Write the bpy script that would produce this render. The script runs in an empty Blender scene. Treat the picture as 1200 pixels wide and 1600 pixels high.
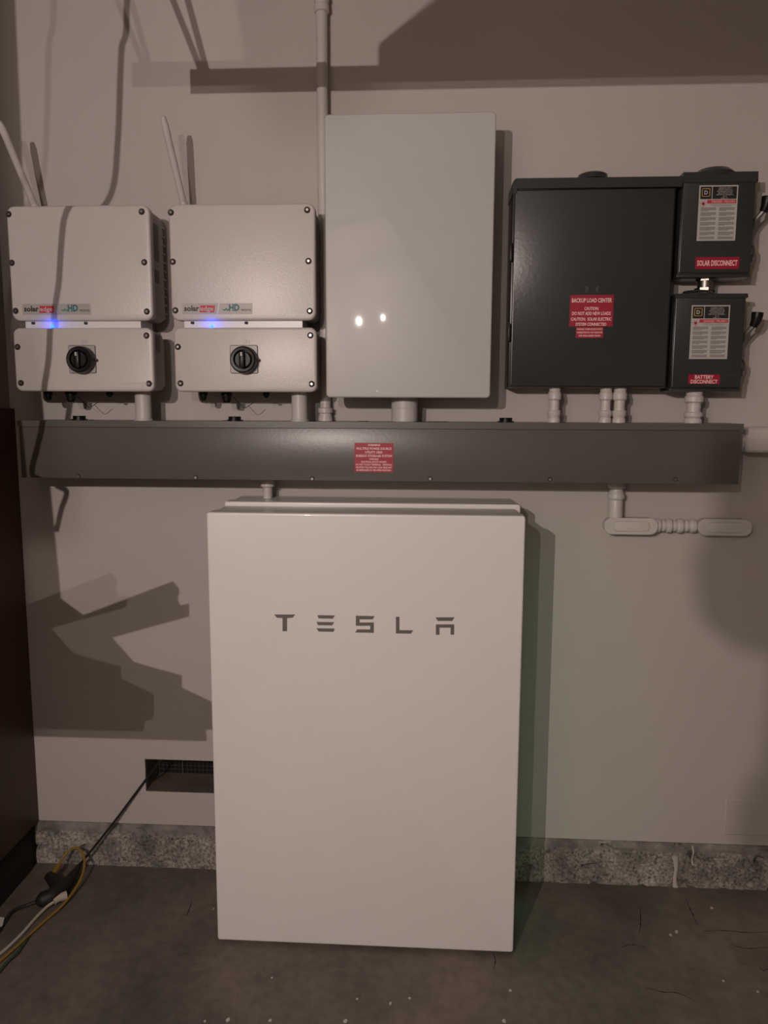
import bpy, bmesh, math, random
from mathutils import Vector, Matrix, noise
random.seed(4)
SC = bpy.context.scene
COL = SC.collection
# ---------------------------------------------------------------- camera
F_PX, CAM = 1203.74, Vector((0.5247, -2.1043, 1.3624))
YAW, PITCH, ROLL = -0.0566, -0.1328, 0.0041
fw = Vector((math.sin(YAW)*math.cos(PITCH), math.cos(YAW)*math.cos(PITCH), math.sin(PITCH)))
rt0 = Vector((math.cos(YAW), -math.sin(YAW), 0)); up0 = rt0.cross(fw)
rt = rt0*math.cos(ROLL) + up0*math.sin(ROLL); up = -rt0*math.sin(ROLL) + up0*math.cos(ROLL)
cd = bpy.data.cameras.new('camera'); cam = bpy.data.objects.new('camera', cd); COL.objects.link(cam)
cd.sensor_fit = 'AUTO'; cd.sensor_width = 36; cd.lens = F_PX*36/1600; cd.clip_start = .02
m = Matrix((rt, up, -fw)).transposed().to_4x4(); m.translation = CAM; cam.matrix_world = m
SC.camera = cam
# ---------------------------------------------------------------- world, lights, exposure
w = bpy.data.worlds.new('world'); SC.world = w; w.use_nodes = True
w.node_tree.nodes['Background'].inputs[0].default_value = (.9, .75, .62, 1)
w.node_tree.nodes['Background'].inputs[1].default_value = .004
SC.view_settings.view_transform = 'Standard'; SC.view_settings.look = 'None'
SC.view_settings.gamma = 1; SC.view_settings.use_curve_mapping = False
SC.view_settings.exposure = 1.04
def lamp(name, loc, power, color, r):
    l = bpy.data.lights.new(name, 'POINT'); l.energy = power; l.color = color; l.shadow_soft_size = r
    o = bpy.data.objects.new(name, l); o.location = loc; COL.objects.link(o); return o
LAMP_HI = (-.22, -2.8, 1.84); LAMP_LO = (.10, -2.8, 1.80)
lamp('left_bulb_light', LAMP_HI, 42, (1, .86, .80), .0055)
lamp('right_bulb_light', LAMP_LO, 13, (1, .87, .81), .006)

# ---------------------------------------------------------------- helpers
def ray(px, py): return rt*((px-600)/F_PX) - up*((py-800)/F_PX) + fw
def W(px, py, y):                     # point of the plane at depth y
    d = ray(px, py); return CAM + d*((y-CAM.y)/d.y)
def FL(px, py, z=0.0):                # point of a horizontal plane at height z
    d = ray(px, py); return CAM + d*((z-CAM.z)/d.z)
def WX(px, py, x):
    d = ray(px, py); return CAM + d*((x-CAM.x)/d.x)
def mat(name, color, rough=.5, metal=0, var=0., vscale=8, bump=0., bscale=60, coat=0, emit=None, estr=0, spec=.5):
    M = bpy.data.materials.new(name); M.use_nodes = True; nt = M.node_tree; N = nt.nodes; L = nt.links
    b = N['Principled BSDF']
    b.inputs['Base Color'].default_value = (*color, 1); b.inputs['Roughness'].default_value = rough
    b.inputs['Metallic'].default_value = metal; b.inputs['Specular IOR Level'].default_value = spec
    b.inputs['Coat Weight'].default_value = coat; b.inputs['Coat Roughness'].default_value = .04
    if emit: b.inputs['Emission Color'].default_value = (*emit, 1); b.inputs['Emission Strength'].default_value = estr
    tc = N.new('ShaderNodeTexCoord')
    n = N.new('ShaderNodeTexNoise'); n.inputs['Scale'].default_value = vscale; n.inputs['Detail'].default_value = 5
    L.new(tc.outputs['Object'], n.inputs['Vector'])
    mr = N.new('ShaderNodeMapRange'); mr.inputs[1].default_value = .3; mr.inputs[2].default_value = .7
    mr.inputs[3].default_value = 1-max(var, .01); mr.inputs[4].default_value = 1+max(var, .01)
    L.new(n.outputs['Fac'], mr.inputs[0])
    mx = N.new('ShaderNodeVectorMath'); mx.operation = 'SCALE'; mx.inputs[0].default_value = color
    L.new(mr.outputs[0], mx.inputs['Scale']); L.new(mx.outputs[0], b.inputs['Base Color'])
    if bump:
        n2 = N.new('ShaderNodeTexNoise'); n2.inputs['Scale'].default_value = bscale; n2.inputs['Detail'].default_value = 4
        L.new(tc.outputs['Object'], n2.inputs['Vector'])
        bp = N.new('ShaderNodeBump'); bp.inputs['Strength'].default_value = bump; bp.inputs['Distance'].default_value = .002
        L.new(n2.outputs['Fac'], bp.inputs['Height']); L.new(bp.outputs[0], b.inputs['Normal'])
    return M
WALL = mat('wall_paint', (.52, .47, .435), .6, var=.03, vscale=1.5, bump=.25, bscale=90, spec=.35)
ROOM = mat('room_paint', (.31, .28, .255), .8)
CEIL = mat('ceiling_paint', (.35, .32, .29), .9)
PIPE = mat('painted_pipe', (.60, .56, .525), .38, var=.04, bump=.5, bscale=70)
PVC = mat('grey_white_pvc', (.56, .53, .50), .4, var=.02)
WHITE = mat('gloss_white_enamel', (.80, .775, .745), .25, coat=.3, var=.01)
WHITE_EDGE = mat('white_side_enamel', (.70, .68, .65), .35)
GLASS = mat('white_backed_glass', (.52, .515, .49), .4, coat=.35, var=.01, spec=.3)
INV = mat('inverter_enamel', (.56, .52, .485), .34, var=.02, bump=.14, bscale=260)
INVB = mat('inverter_body_alloy', (.42, .40, .38), .5, var=.05)
GREY = mat('grey_enamel', (.112, .106, .092), .32, var=.04, bump=.1, bscale=120)
DGREY = mat('dark_grey_enamel', (.034, .037, .036), .27, var=.05, bump=.1, bscale=100)
DGREY2 = mat('dark_grey_side', (.028, .030, .030), .35, var=.05)
BLACK = mat('black_plastic', (.007, .007, .007), .38, spec=.3)
BLACKM = mat('matt_black_rubber', (.010, .009, .009), .6)
STEEL = mat('bright_steel', (.28, .27, .25), .38, 1, var=.1)
SCREW = mat('screw_steel', (.35, .30, .25), .28, 1, var=.3, vscale=200)
SCREWD = mat('screw_recess', (.02, .016, .012), .6)
PLATE = mat('silver_plate', (.36, .34, .32), .45, .1)
RED = mat('red_sticker', (.36, .006, .035), .45)
REDL = mat('red_label_lettering', (.95, .62, .60), .5)
LOGO = mat('grey_logo_metal', (.20, .185, .17), .35, .4)
STK_W = mat('white_sticker', (.50, .48, .45), .5)
STK_C = mat('clear_grey_sticker', (.40, .37, .34), .4)
STK_K = mat('black_print', (.012, .012, .012), .5)
STK_G = mat('grey_print', (.20, .19, .18), .6)
YEL = mat('ochre_print', (.55, .36, .08), .5)
SRED = mat('bright_red_print', (.55, .02, .03), .5)
PRED = mat('danger_red_print', (.50, .03, .06), .5)
GRN = mat('green_print', (.01, .22, .14), .5)
TEAL = mat('teal_print', (.01, .13, .17), .5)
TXTD = mat('dark_print', (.03, .025, .025), .5)
BRACK = mat('bracket_white', (.75, .73, .72), .35)
YCORD = mat('yellow_cord_vinyl', (.26, .16, .02), .5)
WCORD = mat('white_cord_vinyl', (.42, .37, .30), .5)
GCORD = mat('green_cord_vinyl', (.03, .06, .025), .6)
PAPER = mat('white_paper', (.5, .47, .45), .8)
GREENL = mat('green_led', (.0, .3, .15), .4, emit=(.22, 1, .55), estr=2.5)
BLUEL = mat('blue_led', (.0, .05, .5), .4, emit=(.005, .05, 1), estr=6)
MESHW = mat('galvanised_wire', (.10, .10, .10), .5, .3)
CAVITY = mat('dusty_sheet_metal', (.12, .10, .08), .7, var=.3, vscale=14)
DARK = mat('shade_and_crack_black', (.006, .005, .005), .9)  # near-black for shaded recesses as well as cracks
GALV = mat('shadow_rail_metal', (.35, .34, .33), .4, .8)
CASTER = mat('shadow_caster_brown', (.28, .17, .09), .8)  # colour of the added shadow casters out of frame

def floor_material():
    M = bpy.data.materials.new('garage_concrete'); M.use_nodes = True; nt = M.node_tree; N = nt.nodes; L = nt.links
    b = N['Principled BSDF']; tc = N.new('ShaderNodeTexCoord')
    def nz(s, d=6, r=.6):
        n = N.new('ShaderNodeTexNoise'); n.inputs['Scale'].default_value = s; n.inputs['Detail'].default_value = d
        n.inputs['Roughness'].default_value = r; L.new(tc.outputs['Object'], n.inputs['Vector']); return n
    a = nz(2.2); r = N.new('ShaderNodeValToRGB')
    r.color_ramp.elements[0].position = .36; r.color_ramp.elements[0].color = (.085, .077, .064, 1)
    r.color_ramp.elements[1].position = .66; r.color_ramp.elements[1].color = (.20, .160, .136, 1)
    L.new(a.outputs['Fac'], r.inputs[0])
    c = nz(35, 8, .7); m1 = N.new('ShaderNodeMix'); m1.data_type = 'RGBA'; m1.blend_type = 'MULTIPLY'; m1.inputs[0].default_value = .55
    r2 = N.new('ShaderNodeValToRGB'); r2.color_ramp.elements[0].position = .3; r2.color_ramp.elements[0].color = (.6, .58, .55, 1)
    r2.color_ramp.elements[1].position = .6; r2.color_ramp.elements[1].color = (1.1, 1.08, 1.05, 1)
    L.new(c.outputs['Fac'], r2.inputs[0]); L.new(r.outputs[0], m1.inputs[6]); L.new(r2.outputs[0], m1.inputs[7])
    # cracks: thin band of a warped noise
    k = nz(1.7, 4, .55); s = N.new('ShaderNodeMath'); s.operation = 'SUBTRACT'; s.inputs[1].default_value = .52; L.new(k.outputs['Fac'], s.inputs[0])
    ab = N.new('ShaderNodeMath'); ab.operation = 'ABSOLUTE'; L.new(s.outputs[0], ab.inputs[0])
    mk = nz(1.1, 2); mm = N.new('ShaderNodeMapRange'); mm.inputs[1].default_value = .54; mm.inputs[2].default_value = .6; mm.inputs[3].default_value = 0; mm.inputs[4].default_value = .0009
    L.new(mk.outputs['Fac'], mm.inputs[0])
    ls = N.new('ShaderNodeMath'); ls.operation = 'LESS_THAN'; L.new(ab.outputs[0], ls.inputs[0]); L.new(mm.outputs[0], ls.inputs[1])
    m2 = N.new('ShaderNodeMix'); m2.data_type = 'RGBA'; m2.inputs[7].default_value = (.02, .015, .012, 1)
    m2.inputs[0].default_value = 0; L.new(m1.outputs[2], m2.inputs[6])
    # pale paint spatters
    v = N.new('ShaderNodeTexVoronoi'); v.inputs['Scale'].default_value = 13; L.new(tc.outputs['Object'], v.inputs['Vector'])
    wn = N.new('ShaderNodeTexWhiteNoise'); wn.noise_dimensions = '3D'; L.new(v.outputs['Position'], wn.inputs['Vector'])
    th = N.new('ShaderNodeMapRange'); th.inputs[1].default_value = .88; th.inputs[2].default_value = 1; th.inputs[3].default_value = 0; th.inputs[4].default_value = .075
    L.new(wn.outputs['Value'], th.inputs[0])
    l2 = N.new('ShaderNodeMath'); l2.operation = 'LESS_THAN'; L.new(v.outputs['Distance'], l2.inputs[0]); L.new(th.outputs[0], l2.inputs[1])
    m3 = N.new('ShaderNodeMix'); m3.data_type = 'RGBA'; m3.inputs[7].default_value = (.30, .26, .22, 1)
    L.new(l2.outputs[0], m3.inputs[0]); L.new(m2.outputs[2], m3.inputs[6]); L.new(m3.outputs[2], b.inputs['Base Color'])
    b.inputs['Roughness'].default_value = .62
    bp = N.new('ShaderNodeBump'); bp.inputs['Strength'].default_value = .35; bp.inputs['Distance'].default_value = .004
    L.new(c.outputs['Fac'], bp.inputs['Height']); L.new(bp.outputs[0], b.inputs['Normal'])
    return M
FLOOR = floor_material()
def footing_material():
    M = bpy.data.materials.new('rough_footing_concrete'); M.use_nodes = True; nt = M.node_tree; N = nt.nodes; L = nt.links
    b = N['Principled BSDF']; tc = N.new('ShaderNodeTexCoord')
    n = N.new('ShaderNodeTexNoise'); n.inputs['Scale'].default_value = 120; n.inputs['Detail'].default_value = 8; n.inputs['Roughness'].default_value = .75
    L.new(tc.outputs['Object'], n.inputs['Vector'])
    r = N.new('ShaderNodeValToRGB'); e = r.color_ramp.elements
    e[0].position = .34; e[0].color = (.03, .025, .02, 1); e[1].position = .66; e[1].color = (.62, .56, .50, 1)
    k = e.new(.47); k.color = (.31, .275, .24, 1)
    L.new(n.outputs['Fac'], r.inputs[0])
    n3 = N.new('ShaderNodeTexNoise'); n3.inputs['Scale'].default_value = 9; n3.inputs['Detail'].default_value = 7; n3.inputs['Roughness'].default_value = .7; L.new(tc.outputs['Object'], n3.inputs['Vector'])
    sx = N.new('ShaderNodeSeparateXYZ'); L.new(tc.outputs['Object'], sx.inputs[0])
    n4 = N.new('ShaderNodeTexNoise'); n4.inputs['Scale'].default_value = 28; n4.inputs['Detail'].default_value = 4; L.new(tc.outputs['Object'], n4.inputs['Vector'])
    ad = N.new('ShaderNodeMath'); ad.operation = 'MULTIPLY_ADD'; ad.inputs[1].default_value = .05; L.new(n4.outputs['Fac'], ad.inputs[0]); L.new(sx.outputs['Z'], ad.inputs[2])
    gt = N.new('ShaderNodeMapRange'); gt.inputs[1].default_value = .128; gt.inputs[2].default_value = .134; L.new(ad.outputs[0], gt.inputs[0])
    mx = N.new('ShaderNodeMix'); mx.data_type = 'RGBA'; mx.inputs[7].default_value = (.34, .31, .28, 1)
    L.new(gt.outputs[0], mx.inputs[0]); L.new(r.outputs[0], mx.inputs[6])
    lo = N.new('ShaderNodeMapRange'); lo.inputs[1].default_value = .36; lo.inputs[2].default_value = .66; lo.inputs[3].default_value = 1.15; lo.inputs[4].default_value = .35
    L.new(n3.outputs['Fac'], lo.inputs[0]); sc = N.new('ShaderNodeVectorMath'); sc.operation = 'SCALE'
    L.new(mx.outputs[2], sc.inputs[0]); L.new(lo.outputs[0], sc.inputs['Scale']); L.new(sc.outputs[0], b.inputs['Base Color'])
    b.inputs['Roughness'].default_value = .9
    bp = N.new('ShaderNodeBump'); bp.inputs['Strength'].default_value = .7; bp.inputs['Distance'].default_value = .004
    L.new(n.outputs['Fac'], bp.inputs['Height']); L.new(bp.outputs[0], b.inputs['Normal'])
    return M
FOOT = footing_material()
def wood_material():
    M = bpy.data.materials.new('red_brown_wood'); M.use_nodes = True; nt = M.node_tree; N = nt.nodes; L = nt.links
    b = N['Principled BSDF']; tc = N.new('ShaderNodeTexCoord'); mp = N.new('ShaderNodeMapping'); mp.inputs['Scale'].default_value = (20, 20, 1.2)
    L.new(tc.outputs['Object'], mp.inputs[0]); n = N.new('ShaderNodeTexNoise'); n.inputs['Scale'].default_value = 3; n.inputs['Detail'].default_value = 8
    L.new(mp.outputs[0], n.inputs['Vector']); r = N.new('ShaderNodeValToRGB')
    r.color_ramp.elements[0].position = .3; r.color_ramp.elements[0].color = (.045, .012, .003, 1)
    r.color_ramp.elements[1].position = .7; r.color_ramp.elements[1].color = (.085, .024, .006, 1)
    L.new(n.outputs['Fac'], r.inputs[0]); L.new(r.outputs[0], b.inputs['Base Color']); b.inputs['Roughness'].default_value = .5
    return M
WOOD = wood_material()

ORIG = {}
def tag(o, label=None, cat=None, group=None, kind=None):
    if label: o['label'] = label
    if cat: o['category'] = cat
    if group: o['group'] = group
    if kind: o['kind'] = kind
    return o
def thing(name, loc, label, cat, group=None):
    o = bpy.data.objects.new(name, None); o.empty_display_size = .05; o.location = loc; COL.objects.link(o)
    ORIG[o.name] = Vector(loc); return tag(o, label, cat, group)
def emit(name, bm, material, parent=None, smooth=True, label=None, kind=None):
    """link the bmesh (in world coordinates) as one mesh object; origin = its thing's origin"""
    bmesh.ops.remove_doubles(bm, verts=bm.verts, dist=1e-6)
    bmesh.ops.recalc_face_normals(bm, faces=bm.faces)
    me = bpy.data.meshes.new(name)
    og = ORIG[parent.name] if parent else Vector((0, 0, 0))
    if parent is None and kind is None:
        xs = [v.co for v in bm.verts]
        og = Vector((sum(v.x for v in xs)/len(xs), sum(v.y for v in xs)/len(xs), min(v.z for v in xs)))
    bmesh.ops.translate(bm, verts=bm.verts, vec=-og); bm.to_mesh(me); bm.free()
    me.materials.append(material)
    o = bpy.data.objects.new(name, me); COL.objects.link(o); ORIG[o.name] = og
    if parent: o.parent = parent
    else: o.location = og
    if smooth:
        for p in me.polygons: p.use_smooth = True
        try: me.set_sharp_from_angle(angle=math.radians(32))
        except Exception: pass
    if label: o['label'] = label
    if kind: o['kind'] = kind
    return o
def box(bm, x0, x1, y0, y1, z0, z1, bev=0, seg=2):
    r = bmesh.ops.create_cube(bm, size=1); vs = r['verts']
    for v in vs:
        v.co = Vector((x0+(v.co.x+.5)*(x1-x0), y0+(v.co.y+.5)*(y1-y0), z0+(v.co.z+.5)*(z1-z0)))
    if bev:
        es = list({e for v in vs for e in v.link_edges})
        bmesh.ops.bevel(bm, geom=es, offset=bev, segments=seg, affect='EDGES', profile=.5)
    return bm
def NB(): return bmesh.new()
def B(*a, **k): return box(NB(), *a, **k)
def rr_pts(x0, x1, z0, z1, r, n=6):
    r = max(r, 1e-4); out = []
    for cx, cz, a0 in ((x1-r, z1-r, 0), (x0+r, z1-r, 90), (x0+r, z0+r, 180), (x1-r, z0+r, 270)):
        for i in range(n+1):
            a = math.radians(a0+90*i/n); out.append((cx+r*math.cos(a), cz+r*math.sin(a)))
    return out
def rprism(bm, x0, x1, z0, z1, r, secs, n=6):
    """rounded rectangle in XZ swept along y: secs = [(y, inset), ...]"""
    rings = []
    for y, i in secs:
        rings.append([bm.verts.new((x, y, z)) for x, z in rr_pts(x0+i, x1-i, z0+i, z1-i, r-i, n)])
    for a, b in zip(rings, rings[1:]):
        for k in range(len(a)): bm.faces.new((a[k], a[(k+1) % len(a)], b[(k+1) % len(a)], b[k]))
    bm.faces.new(rings[0]); bm.faces.new(rings[-1]); return bm
def roundsecs(yf, yb, e, n=4):        # rounded front edge of size e, then straight back
    return [(yf+e*(1-math.cos(math.pi/2*i/n)) if 0 else yf+e*(1-math.sin(math.pi/2*i/n)) , e*(1-math.cos(math.pi/2*i/n))) for i in range(n, -1, -1)] + [(yb, e*0)] if 0 else \
        [(yf + e*(1-math.cos(math.pi/2*i/n)), e*(1-math.sin(math.pi/2*i/n))) for i in range(n+1)] + [(yb, 0)]
def prism(bm, pts, axis, a, b):
    """polygon extruded: axis 'x' pts=(y,z); 'y' pts=(x,z); 'z' pts=(x,y)"""
    def P(u, v, t): return (t, u, v) if axis == 'x' else ((u, t, v) if axis == 'y' else (u, v, t))
    A = [bm.verts.new(P(u, v, a)) for u, v in pts]; C = [bm.verts.new(P(u, v, b)) for u, v in pts]
    for i in range(len(pts)): bm.faces.new((A[i], A[(i+1) % len(pts)], C[(i+1) % len(pts)], C[i]))
    bm.faces.new(A); bm.faces.new(C); return bm
def lathe(bm, base, axis, prof, n=24):
    """prof = [(distance along axis, radius)]"""
    ax = Vector(axis).normalized(); t = Vector((1, 0, 0)) if abs(ax.x) < .9 else Vector((0, 1, 0))
    u = ax.cross(t).normalized(); v = ax.cross(u); base = Vector(base); rings = []
    for h, r in prof:
        rings.append([bm.verts.new(base+ax*h+(u*math.cos(2*math.pi*i/n)+v*math.sin(2*math.pi*i/n))*max(r, 1e-5)) for i in range(n)])
    for a, b in zip(rings, rings[1:]):
        for k in range(n): bm.faces.new((a[k], a[(k+1) % n], b[(k+1) % n], b[k]))
    bm.faces.new(rings[0]); bm.faces.new(rings[-1]); return bm
def tube(bm, pts, r, n=10, sub=8, rf=None):
    P = [Vector(p) for p in pts]; S = []
    for i in range(len(P)-1):
        p0 = P[max(i-1, 0)]; p1 = P[i]; p2 = P[i+1]; p3 = P[min(i+2, len(P)-1)]
        for k in range(sub):
            t = k/sub; S.append(.5*((2*p1)+(p2-p0)*t+(2*p0-5*p1+4*p2-p3)*t*t+(3*p1-p0-3*p2+p3)*t**3))
    S.append(P[-1]); rings = []; u = None
    for i, p in enumerate(S):
        d = (S[min(i+1, len(S)-1)]-S[max(i-1, 0)]).normalized()
        if u is None: u = d.orthogonal().normalized()
        u = (u-d*u.dot(d)).normalized(); v = d.cross(u)
        q = r if rf is None else rf(i/(len(S)-1))
        rings.append([bm.verts.new(p+(u*math.cos(2*math.pi*k/n)+v*math.sin(2*math.pi*k/n))*q) for k in range(n)])
    for a, b in zip(rings, rings[1:]):
        for k in range(n): bm.faces.new((a[k], a[(k+1) % n], b[(k+1) % n], b[k]))
    bm.faces.new(rings[0]); bm.faces.new(rings[-1]); return bm
def text_into(bm, s, x, z, y, h, width=None, align='C', bold=0.0, shear=0):
    """one line of lettering, cap height h, centred (or left) at x, baseline z, on the plane at y, facing -y"""
    c = bpy.data.curves.new('txt', 'FONT'); c.body = s; c.size = h/.70; c.offset = bold; c.resolution_u = 2; c.shear = shear
    o = bpy.data.objects.new('txt', c); COL.objects.link(o); bpy.context.view_layer.update()
    dg = bpy.context.evaluated_depsgraph_get(); me = bpy.data.meshes.new_from_object(o.evaluated_get(dg))
    bpy.data.objects.remove(o); bpy.data.curves.remove(c)
    if not me.vertices: return
    x0 = min(v.co.x for v in me.vertices); x1 = max(v.co.x for v in me.vertices)
    k = (width/(x1-x0)) if width else 1
    off = x-(x0+x1)/2*k if align == 'C' else x-x0*k
    vs = [bm.verts.new((off+v.co.x*k, y, z+v.co.y)) for v in me.vertices]
    for p in me.polygons:
        try: bm.faces.new([vs[i] for i in p.vertices])
        except ValueError: pass
    bpy.data.meshes.remove(me)
def emit_flat(name, bm, material, parent, **k):
    me_n = [f for f in bm.faces]
    og = ORIG[parent.name]; me = bpy.data.meshes.new(name)
    bmesh.ops.translate(bm, verts=bm.verts, vec=-og); bm.to_mesh(me); bm.free(); me.materials.append(material)
    o = bpy.data.objects.new(name, me); COL.objects.link(o); o.parent = parent; ORIG[o.name] = og
    for a, b in k.items(): o[a] = b
    return o

# ================================================================ the room
XL, XR, YB, ZC = -.640, 3.2, -4.6, 2.62
bm = B(XL-.1, XR+.1, YB-.1, .25, -.1, 0); emit('floor', bm, FLOOR, kind='structure', smooth=False)
bm = B(XL-.1, XR+.1, YB-.1, .25, ZC, ZC+.1); emit('ceiling', bm, CEIL, kind='structure', smooth=False)
# back wall, drywall from the footing up, with the vent opening left out
VX0, VX1, VZ0, VZ1, VD = -.296, .03, .240, .341, .108
ZF = .137
bm = NB()
xs = [XL-.1, VX0, VX1, XR+.1]; zs = [ZF, VZ0, VZ1, ZC]
for i in range(3):
    for j in range(3):
        if i == 1 and j == 1: continue
        box(bm, xs[i], xs[i+1], 0, .12, zs[j], zs[j+1])
wall_back = emit('wall_back', bm, WALL, kind='structure', smooth=False)
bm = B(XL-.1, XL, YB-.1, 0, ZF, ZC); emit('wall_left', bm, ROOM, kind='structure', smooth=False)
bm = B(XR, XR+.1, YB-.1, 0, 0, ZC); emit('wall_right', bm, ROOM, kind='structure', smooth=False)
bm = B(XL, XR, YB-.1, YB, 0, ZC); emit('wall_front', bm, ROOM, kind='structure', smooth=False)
# rough cast footing under the drywall
bm = NB(); nx, nzc = 520, 22; g = []
for j in range(nzc+1):
    row = []
    for i in range(nx+1):
        x = XL-.02 + (XR-XL+.02)*i/nx; z = -.004 + (ZF+.003)*j/nzc
        d = .0035*noise.noise(Vector((x*38, z*38, 1))) + .0025*noise.noise(Vector((x*90, z*90, 7)))
        pit = noise.noise(Vector((x*22, z*30, 30)))
        if pit > .34: d += (pit-.34)*.08
        if j > nzc-4: d -= .002 + .002*noise.noise(Vector((x*9, 0, 3)))
        if j == nzc: z += .003*noise.noise(Vector((x*40, 5, 3)))
        row.append(bm.verts.new((x, d-.001, z)))
    g.append(row)
for j in range(nzc):
    for i in range(nx): bm.faces.new((g[j][i], g[j][i+1], g[j+1][i+1], g[j+1][i]))
bot = [bm.verts.new((v.co.x, .12, ZF+.002)) for v in g[-1]]
for i in range(nx): bm.faces.new((g[-1][i], g[-1][i+1], bot[i+1], bot[i]))
footing = emit('baseboard_back', bm, FOOT, kind='structure')
bm = B(XL-.1, XL, YB, .0, 0, ZF); emit('baseboard_left', bm, DARK, kind='structure', smooth=False)  # footing coloured near-black to stand for the shade on it
# paint runs on the footing
for k, (px, y0, y1, wd) in enumerate(((1055, 1338, 1390, .010), (1082, 1322, 1352, .004))):
    a = W(px, y0, -.004); c = W(px, y1, -.004)
    bm = tube(NB(), [a, a.lerp(c, .35)+Vector((.003, 0, 0)), a.lerp(c, .7)-Vector((.001, 0, 0)), c+Vector((.002, 0, 0))], .006, n=8, rf=lambda t, w_=wd: w_*(.9-.45*math.sin(t*3)))
    for v in bm.verts: v.co.y = -.003 + (v.co.y+.004)*.35
    o = emit('paint_drip', bm, WALL, footing)
# vent recess sleeve
bm = NB(); t = .002
for a in ((VX0, VX1, .0006, .118, VZ0, VZ0+t), (VX0, VX1, .0006, .118, VZ1-t, VZ1), (VX0, VX0+t, .0006, .118, VZ0+t, VZ1-t), (VX1-t, VX1, .0006, .118, VZ0+t, VZ1-t)):
    box(bm, *a)
emit('trim_1', bm, CAVITY, kind='structure', smooth=False)
vg = thing('vent_grille', ((VX0+VX1)/2, VD, VZ0), 'dark wire mesh grille at the back of the low wall vent opening', 'vent')
bm = B(VX0, VX1, VD+.006, VD+.01, VZ0, VZ1); emit('backing', bm, DARK, vg, smooth=False)  # black sheet paints the dark depth behind the mesh
bm = NB()
x = VX0+.004
while x < VX1: box(bm, x-.0005, x+.0005, VD-.001, VD, VZ0, VZ1); x += .0125
z = VZ0+.006
while z < VZ1: box(bm, VX0, VX1, VD-.001, VD, z-.0005, z+.0005); z += .0125
emit('wire_mesh', bm, MESHW, vg, smooth=False, kind='stuff')
p = W(286, 1200, VD)
bm = B(p.x-.0018, p.x+.0018, VD-.003, VD, VZ0, VZ1); emit('mullion', bm, MESHW, vg, smooth=False)
# painted patch plate low on the right
a = W(1134, 1248, -.0); c = W(1200, 1303, 0)
bm = rprism(NB(), a.x, a.x+.24, .168, a.z, .004, [(-.0035, .002), (-.0015, 0), (0.001, 0)]); emit('trim_2', bm, WALL, kind='structure')

# wooden cabinet side against the left
cab = thing('wooden_cabinet', (XL+.004, -.9, .137), 'dark red-brown wooden cabinet side at the left edge against the wall', 'cabinet')
bm = B(XL+.001, XL+.014, -1.15, -.002, .137, 1.36, bev=.001); emit('side_panel', bm, WOOD, cab)
bm = B(XL+.001, XL+.004, -1.15, -.03, .0, .137); emit('under_shade', bm, DARK, cab, smooth=False)  # near-black strip paints the shade below the wood panel

fl = bpy.data.objects['floor']
for pl in ([(1098, 1455), (1130, 1454), (1165, 1457), (1200, 1456)], [(1072, 1405), (1078, 1420), (1083, 1430), (1090, 1446)], [(1000, 1418), (1001, 1440), (999, 1458)],
           [(1010, 1543), (1035, 1550), (1060, 1552), (1090, 1566)], [(1140, 1475), (1165, 1482), (1200, 1480)], [(372, 1402), (368, 1415), (360, 1432)], [(300, 1408), (296, 1420), (291, 1432)],
           [(968, 1482), (985, 1476), (1010, 1480)], [(1185, 1508), (1192, 1516), (1200, 1514)], [(770, 1488), (774, 1500), (771, 1515)]):
    bm = tube(NB(), [FL(a_, b_, 0) for a_, b_ in pl], .0013, n=6, sub=5, rf=lambda t_: .0004+.0015*math.sin(math.pi*t_)*(.6+.4*math.sin(t_*23)))
    for v in bm.verts: v.co.z = v.co.z*.25+.0001
    emit('crack', bm, DARK, fl)
# ================================================================ battery packs (two, one behind the other)
H = 1.1175; X0, X1 = 0.0, .7531
def battery(yf, yb, zt, x0, x1, label, front):
    t = thing('battery_pack', ((x0+x1)/2, (yf+yb)/2, 0), label, 'battery', None)
    bm = rprism(NB(), x0, x1, .010, zt, .007, roundsecs(yf, yf+.045, .0045, 5), 6); emit('front_cover', bm, WHITE, t)
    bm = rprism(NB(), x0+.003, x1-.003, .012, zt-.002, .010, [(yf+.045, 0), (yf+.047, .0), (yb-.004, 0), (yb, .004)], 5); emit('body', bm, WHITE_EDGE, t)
    for fx in (x0+.06, x1-.12):
        emit('foot', B(fx, fx+.06, yf+.05, yb-.01, 0, .014, bev=.001), BLACKM, t)
    emit('status_light', B(x1-.001, x1+.0008, yf+.018, yf+.022, .02, zt-.12), GREENL, t, label='glowing green status light strip')
    return t
rear = battery(-.164, -.012, 1.1255, X0+.003, X1+.006, 'white battery cabinet standing directly behind the lettered one, against wall', False)
front = battery(-.317, -.171, H, X0, X1, 'large white battery cabinet on the floor with TESLA lettering on its front', True)
# lettering on the front battery
yl = -.3172
def letter(polys):
    bm = NB()
    for pl in polys:
        pts = []
        for px, py in pl:
            q = W(px, py, yl); pts.append((q.x, q.z))
        prism(bm, pts, 'y', yl-.0012, yl+.0006)
    return emit('letter', bm, LOGO, front, smooth=False)
letter([[(428.5, 960), (461, 960), (457, 965), (448.5, 965.5), (448.5, 986), (441.5, 986), (441.5, 965.5), (433, 965)]])
letter([[(496, 961), (523, 961.5), (520, 966.5), (498, 966)], [(494.5, 971.5), (522, 972), (519, 977), (497, 976.5)], [(494.5, 981.5), (523, 982), (521, 987), (498, 986.5)]])
letter([[(556, 962), (585, 962.5), (582, 967.5), (562, 967.5), (562, 972.5), (584, 972.5), (584, 988.5), (555, 988), (558, 983.2), (578.5, 983.5), (578.5, 977.5), (556, 977.5)]])
letter([[(618.5, 963.5), (624, 963.5), (624, 984.5), (645.5, 984.8), (642, 989.8), (618.5, 989.5)]])
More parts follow.
